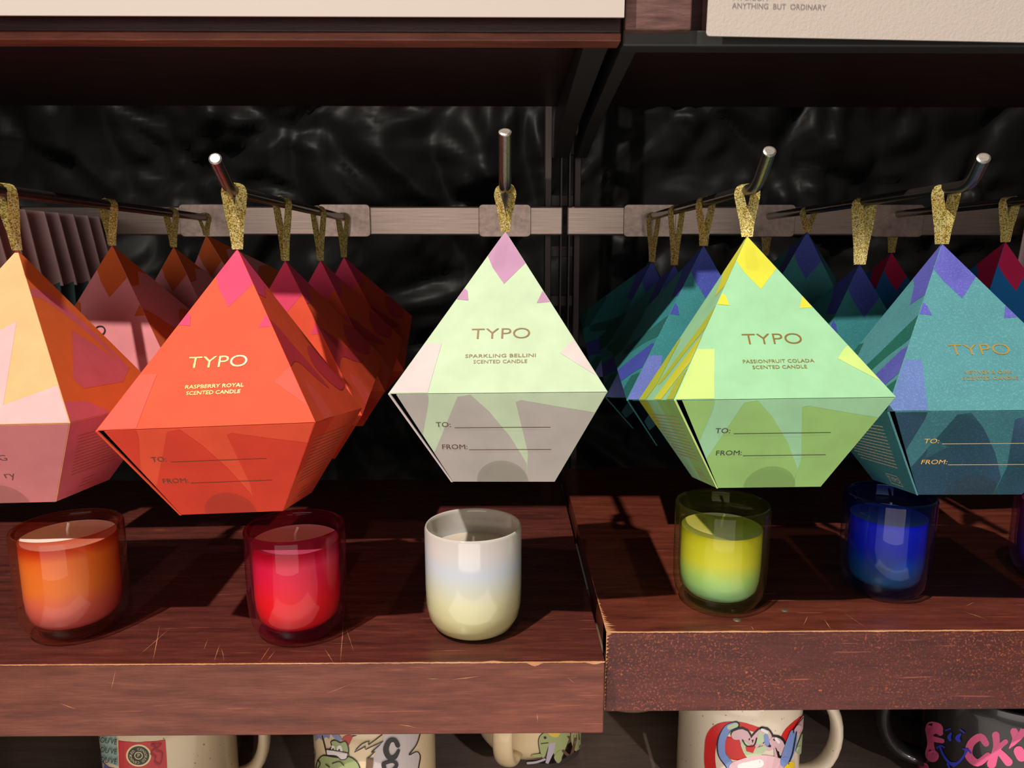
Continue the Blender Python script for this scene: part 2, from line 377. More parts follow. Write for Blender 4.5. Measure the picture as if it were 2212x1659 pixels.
sign('display_sign', -1.0, a.x, a.z, a.z+.13, 0, 'wide blank cream panel across the upper left shelf front', M_sign)
a = at(1525, 78, .5335); b = at(2212, 92, .5335)
sg = sign('display_sign', a.x, 1.0, a.z, a.z+.14, math.atan2(a.z-b.z, b.x-a.x), 'pearly white panel with grey small lettering on the upper right shelf front', M_sign2)
mb = MB(); k = (at(1783, 14, .5335).x-at(1580, 14, .5335).x)
c = at(1681, 13, .5335)
for body, dz, wd, cx in (('ANYTHING  BUT  ORDINARY', 0, k, c.x), ('TYPO.COM', .0052, k*.38, at(1617, 0, .5335).x)):
    v, f = text2d(body, .0056); mw = max(p[0] for p in v)-min(p[0] for p in v); s = wd/mw
    mb.add([(p[0]*s+cx-a.x, -.0011, p[1]*.88+c.z-a.z+dz+.0035*0) for p in v], f)
o = mb.build('lettering', plain('grey_ink', (138, 134, 130), .5), sg); o['label'] = 'grey lettering reading TYPO.COM ANYTHING BUT ORDINARY'

# ------------------------------------------------------------------ rails, upright, brackets
def rail(x0, x1, z0, z1, label):
    r = empty('hanging_rail', (0, 0, ZC), label=label, cat='rail', group='flat steel rails across the back')
    mb = MB(); mb.box(x0, x1, .900, .912, z0, z1); mb.build('bar', M_rail, r, bevel=.0018); return r
rail(-1.02, .0697, .0255, .0590, 'flat steel rail at the back left of the upright')
rail(.0745, 1.12, .0255, .0590, 'flat steel rail at the back right of the upright')
up = empty('shelf_upright', (0, 0, ZC), label='dark slotted metal upright behind the junction of the two rails', cat='upright')
mb = MB()
for xa, xb in ((.050, .058), (.086, .094)): mb.box(xa, xb, .935, .955, -ZC+.005, .95)
zz = -.62
while zz < .9: mb.box(.0578, .0862, .945, .955, zz, zz+.014); zz += .062
mb.build('slotted_channel', M_up, up, bevel=.0008)
for xa in (.0675, .0775):
    mb = MB(); mb.box(xa, xa+.0016, .913, .936, -.09, .17); mb.build('spine_plate', M_up, up)
def bracket(x0, x1, label):
    r = empty('shelf_bracket', (0, 0, ZC), label=label, cat='bracket')
    mb = MB(); s = .004
    v = [(x0, .567, .1652), (x0, .93, .1652), (x0, .93, .118), (x0, .91, .116), (x0, .80, .133), (x0, .567, .152)]
    v2 = [(x1, b, c) for a, b, c in v]; n = 6
    mb.add(v+v2, [tuple(range(n)), tuple(range(2*n-1, n-1, -1))]+[(i, i+n, (i+1) % n+n, (i+1) % n) for i in range(n)])
    mb.build('arm', M_brk, r, bevel=.001)
bracket(.058, .0765, 'dark steel bracket arm under the upper left shelf')
bracket(.0860, .0985, 'dark steel bracket arm under the upper right shelf')

HOOKS = {1: (-.352, .0455), 2: (-.1895, .0455), 3: (.0005, .0475), 4: (.1725, .0465), 5: (.3145, .0475), 6: (.468, .050)}
KNEE = {1: (.520, .49, .064), 2: (.528, .495, .0618), 3: (.512, .487, .0772), 4: (.520, .490, .0662), 5: (.512, .490, .0622), 6: (.51, .487, .064)}
HL = {1: 'steel display hook at far left carrying the orange boxes', 2: 'steel display hook carrying the red boxes', 3: 'steel display hook carrying the single pale mint box',
      4: 'steel display hook carrying the green and yellow box', 5: 'steel display hook carrying the teal box at right', 6: 'steel display hook at far right carrying the magenta boxes'}
def hook(x, z, ky, ty, tz, label, tipx=0.0, r_=.0042):
    h = empty('display_hook', (x, .90, z+ZC), label=label, cat='hook', group='steel display hooks on the rails')
    mb = MB(); n = 8; pts = [(0, .0, 0), (0, (ky-.90)+.02, 0)]
    c = Vector((0, ky-.90, 0)); t0 = Vector((0, 1, 0)); e = Vector((tipx, ty-.90, tz-z)); d = (e-c).normalized()
    for i in range(1, n+1):
        s = i/n; a = c+Vector((0, .012, 0))*(1-s)**1; b = c+d*.012*s; pts.append(tuple(a*(1-s)+b*s))
    pts.append(tuple(e)); mb.tube(pts, r_, 20, caps=False); mb.build('rod', M_rod, h, smooth=True)
    mb = MB(); mb.tube([e-d*.0003, e+d*.0006, e+d*.0011], [r_*1.0, r_*.98, r_*.72], 20)
    mb.build('cut_end', M_tip, h)['label'] = 'bright cut end of the rod'
    mb = MB(); w2 = .031; z0, z1 = .0235-z, .0612-z; rr = .005
    poly = []
    for cx, cz, a0 in ((w2-rr, z1-rr, 0), (-w2+rr, z1-rr, 90), (-w2+rr, z0+rr, 180), (w2-rr, z0+rr, 270)):
        poly += [(cx+rr*math.cos(R(a0+q*22.5)), cz+rr*math.sin(R(a0+q*22.5))) for q in range(5)]
    n = len(poly); mb.add([(a, -.0035, b) for a, b in poly]+[(a, -.0005, b) for a, b in poly], [tuple(range(n)), tuple(range(2*n-1, n-1, -1))]+[(i, i+n, (i+1) % n+n, (i+1) % n) for i in range(n)])
    mb.build('saddle_plate', M_plate, h, bevel=.0006)
for k, (x, z) in HOOKS.items(): hook(x, z, *KNEE[k], HL[k], tipx={2: .004, 4: -.003, 5: -.007}.get(k, 0))
hook(-.60, .048, .60, .56, .064, 'steel display hook outside left carrying pleated pink sleeves')
hook(.655, .050, .60, .56, .064, 'steel display hook outside right carrying pleated pink sleeves')

# ------------------------------------------------------------------ candle cartons
BW, BB, H1, H2 = .1374, .0693, .1165, .1755
a_, b_ = BW/2, BB/2
def frame(side, lower):
    """origin, u axis, v axis (up the face), normal, half width at v=0 / at v=len, length"""
    ang = {'front': 0, 'right': 90, 'back': 180, 'left': 270}[side]; M = Matrix.Rotation(R(ang), 3, 'Z')
    if not lower:
        o = Vector((0, -a_, -H1)); v = Vector((0, a_, H1)); L = v.length; hw = (a_, 0)
    else:
        o = Vector((0, -b_, -H2)); v = Vector((0, -(a_-b_), H2-H1)); L = v.length; hw = (b_, a_)
    v.normalize(); u = Vector((1, 0, 0)); n = u.cross(v)
    return M@o, M@u, M@v, M@n, hw, L
FR = {(s, l): frame(s, l) for s in ('front', 'right', 'back', 'left') for l in (0, 1)}
def onface(key, pts, off):                  # (u, v) in metres on that face
    o, u, v, n, hw, L = FR[key]; return [o+u*p[0]+v*p[1]+n*off for p in pts]
def region(key, inset=.0004):
    o, u, v, n, hw, L = FR[key]; i = inset
    if hw[1] == 0: return [(-hw[0]+i*2, i), (hw[0]-i*2, i), (.0003, L-.001), (-.0003, L-.001)]
    return [(-hw[0]+i, i), (hw[0]-i, i), (hw[1]-i, L-i), (-hw[1]+i, L-i)]
def norm_pts(key, pts):                     # u in -1..1 of the equator half width, v in 0..1
    L = FR[key][5]; return [(p[0]*a_, p[1]*L) for p in pts]
PU = {  # prints: list of (colour slot, polygon)
 'front': [(1, [(-.4, 1.2), (.4, 1.2), (.30, .78), (.22, .775), (.015, .64), (-.11, .75), (-.175, .84)]), (1, [(.5, .70), (.40, .59), (.345, .515), (.60, .525)]),
           (2, [(.80, .33), (.66, .27), (.575, .215), (.70, .165), (1.0, .05), (1.1, .3)]), (2, [(-1.1, .28), (-.55, .28), (-.60, .12), (-.66, -.1), (-1.1, -.1)]),
           (1, [(-.6, .66), (-.38, .62), (-.345, .60), (-.33, .54), (-.6, .56)])],
 'left': [(1, [(-.5, 1.2), (.5, 1.2), (.5, .70), (.12, .62), (-.05, .74), (-.2, .8)]), (3, smooth_poly([(.6, .60), (.38, .50), (.1, .34), (-.3, .12), (-.1, .12), (.3, .3), (.6, .42)])),
          (1, [(.9, .42), (.55, .34), (.2, .14), (-.1, -.05), (.3, -.05), (.6, .12), (.9, .26)]), (3, [(-1.1, .35), (-.5, .4), (-.35, .1), (-.7, -.1), (-1.1, -.1)]), (3, [(.62, .1), (.9, .2), (1.1, -.1), (.7, -.1)])],
 'right': [(1, [(-.5, 1.2), (.5, 1.2), (.5, .66), (.1, .78), (-.1, .70), (-.35, .72)]), (3, smooth_poly([(-.7, .50), (-.42, .56), (-.1, .36), (.15, .16), (-.1, .22), (-.4, .32), (-.8, .3)])),
           (2, [(-.62, .16), (-.5, .22), (-.35, .12), (-.3, -.1), (-.75, -.1)]), (3, smooth_poly([(.1, .3), (.42, .42), (.9, .2), (.5, .14)]))],
 'back': [(1, [(-.4, 1.2), (.4, 1.2), (.22, .775), (0, .64), (-.2, .82)])],
}
PL = {
 'front': [(4, [(-1.1, 1.1), (-.62, 1.1), (-.64, .9), (-.82, .2), (-1.1, .3)]), (4, [(-.36, .96), (-.24, .98), (-.08, .80), (.1, .52), (.24, .22), (.22, -.1), (-.9, -.1), (-.62, .38)]),
           (4, [(.17, .9), (.22, .92), (.5, .86), (1.1, .74), (1.1, -.1), (.22, -.1), (.26, .34)])],
 'left': [(3, [(-1.1, 1.1), (-.4, 1.1), (-.5, .7), (-1.1, .5)]), (4, [(.2, 1.1), (1.1, 1.1), (1.1, -.1), (-.1, -.1), (.05, .5)])],
 'right': [(4, [(-1.1, 1.1), (-.3, 1.1), (-.5, .5), (-1.1, .2)])],
 'back': [],
}
PU_ORANGE = dict(PU); PU_ORANGE['front'] = [(2, [(.22, .56), (.33, .10), (-.5, .0), (-.9, .2), (-.1, .45)]), (2, [(.33, .10), (.80, .20), (1.1, .2), (1.1, -.1), (-1, -.1), (-.6, .03)])]
PU_ORANGE['right'] = [(1, [(-1.2, -.1), (1.2, -.1), (1.2, 1.2), (-1.2, 1.2)]), (3, smooth_poly([(-.62, .66), (-.2, .70), (.2, .52), (.55, .24), (.5, .36), (.05, .72), (-.5, .74)])), (3, [(.0, .50), (.62, .24), (.3, .16), (-.45, .16), (-.52, .22)]), (3, [(-1, .12), (-.55, .09), (-.1, -.05), (-1, -.05)])]
PU_ORANGE['left'] = PU['left']
PL_ORANGE = dict(PL); PL_ORANGE['front'] = [(4, [(-1.2, -.2), (1.2, -.2), (1.2, 1.2), (-1.2, 1.2)])]; PL_ORANGE['right'] = [(3, [(-1.2, -.2), (1.2, -.2), (1.2, 1.2), (-1.2, 1.2)])]
PL_TEAL = {k: [(4, [(-1.2, -.2), (1.2, -.2), (1.2, 1.2), (-1.2, 1.2)])]+([(5, q) for _, q in PL['front']] if k == 'front' else []) for k in PL}
def lower_print(palname): return PL_ORANGE if palname == 'orange' else PL_TEAL if palname in ('teal', 'navy') else PL
def pal(name, cols, pearl=0): return [card(name+'_'+str(i), c, pearl=pearl) for i, c in enumerate(cols)]
# slots: base, accent, pale accent, side accent, lower accent
PAL = {
 'mint': pal('mint_card', [(204, 226, 190), (198, 150, 184), (222, 208, 206), (188, 160, 178), (190, 184, 176)]),
 'red': pal('red_card', [(242, 88, 56), (238, 70, 112), (246, 96, 78), (214, 62, 74), (228, 68, 44)]),
 'orange': pal('orange_card', [(252, 186, 130), (240, 120, 60), (252, 186, 186), (226, 110, 122), (228, 138, 140)]),
 'orange2': pal('rose_card', [(236, 150, 156), (222, 104, 46), (246, 176, 110), (226, 110, 60), (228, 138, 140)]),
 'green': pal('green_card', [(166, 222, 174), (230, 228, 72), (208, 238, 140), (196, 206, 70), (160, 208, 122)]),
 'teal': pal('teal_card', [(88, 152, 160), (98, 98, 190), (104, 130, 190), (40, 110, 96), (60, 122, 132), (74, 112, 150)], pearl=.5),
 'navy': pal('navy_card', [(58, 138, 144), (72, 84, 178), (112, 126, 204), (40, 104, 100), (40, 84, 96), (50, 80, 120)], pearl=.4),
 'magenta': pal('magenta_card', [(30, 110, 178), (200, 38, 88), (216, 60, 96), (36, 80, 150), (30, 100, 170)]),
}
def carton_mesh(pu):
    mb = MB(); A = Vector((0, 0, 0)); E = [Vector((sx*a_, sy*a_, -H1)) for sx, sy in ((-1, -1), (1, -1), (1, 1), (-1, 1))]; Bt = [Vector((sx*b_, sy*b_, -H2)) for sx, sy in ((-1, -1), (1, -1), (1, 1), (-1, 1))]
    t = .0022; T = [e*(t/H1*1.0) for e in E]
    v = T+E+Bt; f = [(3, 2, 1, 0)]
    for i in range(4): j = (i+1) % 4; f.append((4+i, 4+j, j, i))
    for i in (1, 2, 3): j = (i+1) % 4; f.append((8+i, 8+j, 4+j, 4+i))
    f.append((8, 9, 10, 11)[::-1]); mb.add(v, [q for q in f], 0)
    return mb
def edge_wobble(p): return p
_cache = {}
def carton_parts(palname, pu):
    """meshes shared by all cartons of one print"""
    key = (palname, id(pu))
    if key in _cache: return _cache[key]
    mats = PAL[palname]
    mb = carton_mesh(pu)
    shell = mb
    pr = MB()
    for s in ('front', 'right', 'left', 'back'):
        for lower, src in ((0, pu), (1, lower_print(palname))):
            if lower and s == 'front': continue
            rg = region((s, lower))
            for li, (slot, poly) in enumerate(src[s]):
                q = clip(norm_pts((s, lower), poly), rg)
                if len(q) > 2:
                    v, f = fill2d(q); pr.add(onface((s, lower), v, .00012+.00003*li), f, slot)
        # a score line beside each ridge
    fl = MB(); key_ = ('front', 1); L = FR[key_][5]
    out = [(-b_+.0012, .0002), (b_-.0003, .0002), (a_-.0008, L-.0006), (-a_+.0052, L-.0006)]
    fv = onface(key_, out, .0002); fb = onface(key_, out, -.0006)
    fl.add(fv+fb, [(0, 1, 2, 3), (7, 6, 5, 4)]+[(i, i+4, (i+1) % 4+4, (i+1) % 4) for i in range(4)], 0)
    for li, (slot, poly) in enumerate(lower_print(palname)['front']):
        q = clip(norm_pts(key_, poly), out)
        if len(q) > 2:
            v, f = fill2d(q); fl.add(onface(key_, v, .00035), f, slot)
    sr = .0172; pts = [(sr*math.cos(R(i*7.5)), .0004+sr*.98*math.sin(R(i*7.5))) for i in range(25)]
    se = MB(); n = len(pts); se.add(onface(key_, pts, .0007), [tuple(range(n))]); se.add(onface(key_, [(-sr, .0004), (sr, .0004)], .0007)+[Vector((sr, -b_+.012, -H2-.0004)), Vector((-sr, -b_+.012, -H2-.0004))], [(0, 3, 2, 1)])
    ed = MB(); o, u, v, nn, hw, L = FR[key_]  # pale cut edge of the side panel beside the flap
    p0 = Vector((-b_, -b_, -H2)); p1 = Vector((-a_, -a_, -H1)); w_ = Vector((.0011, 0, 0))
    ed.add([p0-nn*.0003, p0+w_-nn*.0003, p1+w_*1.3-nn*.0003, p1-nn*.0003, p0+nn*.0007, p0+w_+nn*.0007, p1+w_*1.3+nn*.0007, p1+nn*.0007], [(3, 2, 1, 0), (4, 5, 6, 7), (0, 1, 5, 4), (1, 2, 6, 5), (2, 3, 7, 6), (3, 0, 4, 7)])
    r_ = (shell, pr, fl, se, ed); _cache[key] = [None, r_, {}]
    return _cache[key]
def carton(palname, pos, rot, label, group, pu=PU, text=None, textmat=None, inkmat=None, side=None, rodx=0, rodz=.046, tw=.6, ribw=.0075, extra=None, name='candle_box', cat='box', sz=1.0):
    e = empty(name, (pos[0], pos[1], pos[2]+ZC), tuple(R(a) for a in rot), label=label, cat=cat, group=group)
    e.scale = (1, 1, sz)
    c = carton_parts(palname, pu); shell, pr, fl, se, ed = c[1]; mats = PAL[palname]; me = c[2]
    def part(nm, builder, **k):
        if nm in me: o = me[nm].copy(); col.objects.link(o); o.parent = e; return o
        o = builder.build(nm, k.pop('mats', mats), e, **k); me[nm] = o; return o
    if 'carton' not in me:
        o = part('carton', shell)
        m = o.modifiers.new('s', 'SOLIDIFY'); m.thickness = .0007; m.offset = -1; o.data.materials.append(M_inner); m.material_offset = len(mats)
        o.data.materials.clear()
        for q in mats+[M_inner]: o.data.materials.append(q)
        bv = o.modifiers.new('b', 'BEVEL'); bv.width = .0007; bv.segments = 2; bv.limit_method = 'ANGLE'; bv.angle_limit = R(30)
    else: part('carton', shell)
    part('printed_pattern', pr)['label'] = 'patches of accent colour printed on the card'
    part('front_flap', fl)
    o = part('seal_sticker', se, mats=M_seal, smooth=False); o['label'] = 'clear round seal folded under the base'
    o = part('card_edge', ed)
    if 'edge_set' not in me: o.data.polygons.foreach_set('material_index', [2 if palname in ('mint', 'green') else 0]*len(o.data.polygons)); me['edge_set'] = 1 
    # lettering, one mesh per print colour
    if text:
        fo = MB(); K = ('front', 0); L = FR[K][5]; kk = ('front', 1); L2 = FR[kk][5]
        v, f = text2d('TYPO', .0112, 1.22, -.00012 if text != 'x' else 0, 6); wd = max(p[0] for p in v)-min(p[0] for p in v)
        fo.add(onface(K, [(p[0]*.0385/wd+.0008, p[1]*1.08+L*.330) for p in v], .00035), f)
        tw_ = .0375 if len(text) < 17 else .0455
        if len(text) < 14: tw_ = .030
        for s_, vv, wt in ((text, .203, tw_), ('SCENTED CANDLE', .170, .0345)):
            v, f = text2d(s_, .0037, 1.1, 0, 2); wd = max(p[0] for p in v)-min(p[0] for p in v)
            fo.add(onface(K, [(p[0]*wt/wd+.0012, p[1]+L*vv) for p in v], .00035), f)
        o = fo.build('foil_lettering', textmat or M_foil, e); o['label'] = 'gold foil lettering reading TYPO, '+text+', SCENTED CANDLE'
        ik = MB()
        for s_, vv, x0 in (('TO:', .66, -.0405), ('FROM:', .41, -.0385)):
            v, f = text2d(s_, .0052, 1.15, 0, 3, 'LEFT'); ik.add(onface(kk, [(p[0]+x0, p[1]+L2*vv) for p in v], .0006), f)
        for vv, xa, xb in ((.625, -.0285, .0330), (.375, -.0205, .0330)):
            ik.add(onface(kk, [(xa, L2*vv), (xb, L2*vv), (xb, L2*vv+.00042), (xa, L2*vv+.00042)], .0006), [(0, 1, 2, 3)])
        o = ik.build('gift_tag_lettering', inkmat or M_foil2, e); o['label'] = 'lettering reading TO and FROM with ruled lines'
    if extra:
        ex = MB()
        for body, (lw, uu, vv, size, sx_) in extra:
            K = ('front', lw); v, f = text2d(body, size, sx_, -.00008, 4); ex.add(onface(K, [(p[0]+uu, p[1]+vv) for p in v], .0006), f)
        ex.build('lettering', inkmat or M_foil2, e)
    if side:
        fp = MB(); K = (side, 1); L = FR[K][5]; rnd = random.Random(3)
        for i in range(13):
            vv = L*(.80-.042*i); hw = b_+(a_-b_)*vv/L-.010
            if side == 'right': x0, x1 = -hw+.002, hw-rnd.uniform(.004, .010)
            else: x0, x1 = -hw+rnd.uniform(.001, .004), hw-.004
            x = x0
            while x < x1:
                l_ = min(rnd.uniform(.002, .007), x1-x)
                fp.add(onface(K, [(x, vv), (x+l_, vv), (x+l_, vv+.00085), (x, vv+.00085)], .0003), [(0, 1, 2, 3)]); x += l_+.0006
        for i in range(3):
            vv = L*(.17-.045*i); 
            if side == 'right': fp.add(onface(K, [(-.012, vv), (.004, vv), (.004, vv+.0008), (-.012, vv+.0008)], .0003), [(0, 1, 2, 3)])
        if side == 'left':
            x0, x1, v0, v1 = .002, .020, L*.05, L*.17
            for q in ((x0, x1, v0, v0+.0006), (x0, x1, v1, v1+.0006), (x0, x0+.0006, v0, v1), (x1, x1+.0006, v0, v1)):
                fp.add(onface(K, [(q[0], q[2]), (q[1], q[2]), (q[1], q[3]), (q[0], q[3])], .0003), [(0, 1, 2, 3)])
            v, f = text2d('TYPO', .0070, 1, 0, 2); fp.add(onface(K, [(p[0]+.011, p[1]*.9+L*.112) for p in v], .0003), f)
        o = fp.build('fine_print', {'red': M_fpr, 'orange': M_fpr}.get(palname, M_pale), e); o['kind'] = 'stuff'; o['label'] = 'pale block of tiny print on the side panel'
    # ribbon loop in world space, then brought into the carton's space
    Mi = (Matrix.Translation(Vector((pos[0], pos[1], pos[2]+ZC))) @ Euler(tuple(R(a) for a in rot)).to_matrix().to_4x4() @ Matrix.Diagonal((1, 1, sz, 1))).inverted()
    ap = Vector((pos[0], pos[1], pos[2]-.0015)); rod = Vector((rodx, pos[1]-.0, rodz)); rr = .0051
    path = [ap]; n = 9
    d = rod-ap; hgt = d.z
    left = [ap+Vector((-.0012, 0, .001)), ap+Vector((d.x*.35-.0018, 0, hgt*.35)), ap+Vector((d.x*.7-.0040, 0, hgt*.7)), rod+Vector((-rr-.0004, 0, -.002))]
    top = [rod+Vector((-rr*math.cos(q), 0, rr*math.sin(q))) for q in (.5, 1.0, 1.57, 2.14, 2.64)]
    right = [rod+Vector((rr+.0004, 0, -.002)), ap+Vector((d.x*.7+.0040, 0, hgt*.7)), ap+Vector((d.x*.35+.0018, 0, hgt*.35)), ap+Vector((.0012, 0, .001))]
    seq = smooth_poly([tuple(p) for p in left+top+right], False, 3)
    rb = MB(); vs_ = []; m_ = len(seq)
    for i, p in enumerate(seq):
        s = abs(i/(m_-1)-.5)*2      # 1 at apex, 0 at top
        sg_ = -1 if i < m_/2 else 1
        ang = tw*(.5+.8*s); wd = Vector((math.sin(ang), math.cos(ang)*sg_*.8-.0, 0)) if True else None
        wd = Vector((math.sin(ang)*1.0, math.cos(ang)*(1 if rodx < -.05 else -1), 0)); ww = ribw/2*(1-.35*max(0, s-.75)*4*.9)
        yj = -.0012*sg_*(1-s*.5)
        q = Vector(p)+Vector((0, yj, 0)); vs_ += [Mi@W(q-wd*ww), Mi@W(q+wd*ww)]
    rb.add(vs_, [(2*i, 2*i+1, 2*i+3, 2*i+2) for i in range(m_-1)])
    o = rb.build('ribbon_loop', M_gold, e); s = o.modifiers.new('s', 'SOLIDIFY'); s.thickness = .0003; s.offset = 0; o['label'] = 'glittering gold woven ribbon loop'
    return e

G = 'gem-shaped candle boxes hanging on hooks'
carton('mint', (.0007, .5429, .0182), (-10.8, -1.4, -5.3), 'pale mint gem-shaped box with pink tip hanging alone in the centre', G, text='SPARKLING BELLINI', textmat=plain('deep_gold_foil', (124, 96, 42), .4, .15), rodx=.0005, tw=.75)
carton('red', (-.1896, .5365, .0058), (-8, -2.3, -.7), 'bright orange-red gem-shaped box with pink tip, front of the red row', G, text='RASPBERRY ROYAL', textmat=M_foilb, side='right', sz=1.035, rodx=-.1895, tw=.9, ribw=.008)
carton('orange', (-.348, .5412, .0051), (-4.4, -1.2, 0), 'peach and pink gem-shaped box at the left edge, front of its row', G, pu=PU_ORANGE, side='right', rodx=-.352, tw=.5,
       extra=[('G', (1, .0150, .0405, .0068, 1.2)), ('°', (1, .0100, .0330, .008, 1)), ('ry', (1, .0130, .0255, .0085, 1.1))], inkmat=plain('brown_ink', (110, 62, 58), .5))
carton('green', (.1740, .5397, .0147), (-11, -.9, -1.1), 'light green gem-shaped box with bright yellow tip', G, text='PASSIONFRUIT COLADA', side='left', inkmat=M_ink, rodx=.1725, tw=.9)
carton('teal', (.3150, .5397, .0096), (-8.6, -1.2, -3.8), 'teal gem-shaped box with blue-violet tip, front of the right row', G, text='VETIVER & OAK', textmat=M_foilb, inkmat=M_foilb, side='left', rodx=.3145, tw=.5, ribw=.0095)
# boxes behind them, pushed back along the hooks
BX = plain('script_ink', (30, 22, 22), .4)
carton('orange2', (-.352, .6795, .0106), (12, 0, 2), 'rose box with orange tip, second on the far left hook', G, rodx=-.352, tw=.6, extra=[('O', (0, -.0050, .056, .0135, 1.0))], inkmat=BX)
carton('orange2', (-.352, .8049, .0107), (16, 0, -1), 'rose box with orange tip, third on the far left hook', G, rodx=-.352)
carton('orange2', (-.352, .8950, .0254), (36, 0, 1), 'rose box with orange tip, last on the far left hook against the rail', G, rodx=-.352)
carton('red', (-.1895, .6512, -.0028), (13, 0, 1), 'pink and red box directly behind the front red box', G, rodx=-.1895, side='right')
carton('red', (-.1895, .7753, -.0033), (16, 0, -1), 'dark-looking red box, third in the red row', G, rodx=-.1895)
carton('red', (-.1895, .8890, .0000), (24, 0, 2), 'shadowed red box at the back of the red row', G, rodx=-.1895)
carton('navy', (.1725, .6508, .0099), (12, 0, -2), 'blue box with navy tip directly behind the green and yellow box', G, rodx=.1725, side='left')
carton('navy', (.1725, .7600, -.0078), (20, 0, -4), 'narrow-looking blue box, third behind the green and yellow box', G, rodx=.1725, side='left')
carton('navy', (.1725, .8760, -.0054), (28, 0, 2), 'shadowed blue box at the back behind the green and yellow box', G, rodx=.1725)
carton('navy', (.3145, .6612, -.0061), (12, 0, -3), 'blue box with a pale seam just left of the front teal box', G, rodx=.3145, tw=.9, ribw=.010)
carton('navy', (.3145, .7820, .0258), (24, 0, -14), 'slate blue box hanging high behind the blue box with a pale seam', G, rodx=.3145)
carton('navy', (.3145, .9030, .0020), (36, 0, 2), 'dim blue box at the back, its ribbon showing beside the yellow tip', G, rodx=.3145)
carton('magenta', (.468, .7000, .0141), (8, 0, 4), 'magenta and blue box at the right edge of the picture', G, rodx=.468, rodz=.050)
carton('magenta', (.468, .9050, .0055), (10, 0, 0), 'small dim magenta box in the background above the teal box', G, rodx=.468, rodz=.050)

# ------------------------------------------------------------------ pleated paper sleeves
M_pink = card('pink_paper', (232, 202, 202), .7); M_tealp = glass('teal_film', (120, 160, 160), .3, 1.4)
M_tealp = card('teal_paper', (96, 140, 140), .5)
def sleeve(x, y, z, wdt, sgn, label, group):
    e = empty('paper_sleeve', (x, y, z+ZC), (R(random.uniform(-2, 2)), 0, R(random.uniform(-2, 2))), label=label, cat='sleeve', group=group)
    def sheet(nm, pts, m):
        v, f = fill2d(pts); o = mesh_obj(nm, [(p[0], -.0015*math.cos(p[0]*90), p[1]) for p in v], f, m, e)
        s = o.modifiers.new('s', 'SOLIDIFY'); s.thickness = .0012; return o
    h = wdt/2
    sheet('paper', [(-h, -.075), (-h*.2, -.078), (h*.4, -.073), (h+.012*sgn*0, -.077), (h-.012, -.003), (h*.1, .004), (-h*.1, .004), (-h+.006, -.003)], M_pink)
    sheet('teal_panel', [(-h*.97, -.135), (h*.97, -.135), (h*.97, -.07), (-h*.97, -.07)], M_tealp)
ORD = ['nearest', 'second', 'third', 'fourth', 'fifth', 'sixth', 'seventh', 'eighth', 'ninth', 'tenth']
for i in range(10): sleeve(-.555, .635+.026*i, .048, .21, 1, ORD[i]+' from the front of the pink paper sleeves bunched at far left', 'pink sleeves on the left outer hook')
for i in range(7): sleeve(.655, .66+.034*i, .050, .125, -1, ORD[i]+' from the front of the pink paper sleeves bunched at far right', 'pink sleeves on the right outer hook')

# ------------------------------------------------------------------ candles in glass tumblers
def candle(px, py, zs, d, h, wax, glass_m, label, name='scented_candle', wr=.86, wlev=.84, wick=True, tilt=0, topcol=(246, 234, 224), cx=None):
    p = onz(px, py, zs); r = d/2
    e = empty(name, (p.x, p.y, zs+ZC+.0001), (0, 0, 0), label=label, cat='candle', group='scented candles standing on the lower shelves')
    th = .0035 if wr < .95 else .0022
    prof = [(.0005, .0022), (r*.55, .0022), (r*.60, 0), (r*.68, .0002), (r*.83, .0038), (r*.94, .0108), (r*.988, .020), (r, .034), (r, h-.0022), (r-.0006, h-.0006), (r-th/2, h), (r-th+.0004, h-.0008), (r-th, h-.003), (r-th, .030), (r*.955-th, .0160), (r*.84-th, .0092), (r*.4, .0078), (.0005, .0078)]
    mb = MB(); mb.lathe(prof, 64); mb.build('glass_tumbler', glass_m, e, smooth=True)
    ri = (r-th)*(wr if wr < .95 else .992); zt = h*wlev; mb = MB()
    mb.lathe([(.0005, .0084), (ri*.55, .0085), (ri*.80, .0098), (ri*.92, .0140), (ri*.98, .0210), (ri, .031), (ri, zt)], 56, 0)
    o = mb.build('wax', [wax], e, smooth=True); 
    mt = plain('wax_top_'+name, topcol, .35)
    mb = MB(); mb.lathe([(ri, zt), (ri*.97, zt-.0006), (ri*.6, zt-.0010), (ri*.1, zt-.0004), (.0003, zt-.0003)], 56, 0)
    mb.build('wax_top', mt, e, smooth=True)
    mb = MB(); wx = random.uniform(-.001, .003); mb.tube([(0, 0, zt-.002), (0, 0, zt+.004), (wx, 0, zt+.0095)], [.0011, .0010, .0009], 8)
    mb.build('wick', plain('wick', (226, 214, 196), .8), e)
    return e
candle(168, 1352, ZL, .0735, .0790, zgrad('wax_orange', [(.0, (214, 96, 110)), (.3, (236, 120, 104)), (.5, (250, 146, 58)), (1, (246, 136, 40))], .35), glass('orange_glass', (200, 90, 60), ztint=[(0, (244, 214, 214)), (.12, (255, 250, 246)), (.8, (255, 248, 240)), (.9, (240, 200, 190)), (1, (226, 160, 140))], lacq=.05, refl=1.2), 'orange-to-pink candle in an amber tumbler at the left end', wr=.945, wlev=.90)
candle(648, 1356, ZL, .0710, .0800, zgrad('wax_red', [(.0, (250, 34, 26)), (.4, (252, 36, 36)), (.7, (238, 32, 84)), (1, (232, 60, 110))], .35), glass('red_glass', (190, 40, 80), ztint=[(0, (240, 180, 190)), (.12, (255, 244, 246)), (.75, (255, 240, 244)), (.85, (232, 160, 185)), (1, (214, 110, 150))], lacq=.05, refl=1.2), 'red-to-crimson candle in a ruby tumbler below the red boxes', wr=.945, wlev=.86)
t = NT('pearl_glass'); tc = t.n('ShaderNodeTexCoord'); sp = t.n('ShaderNodeSeparateXYZ'); t.l(tc.outputs['Generated'], sp.inputs[0])
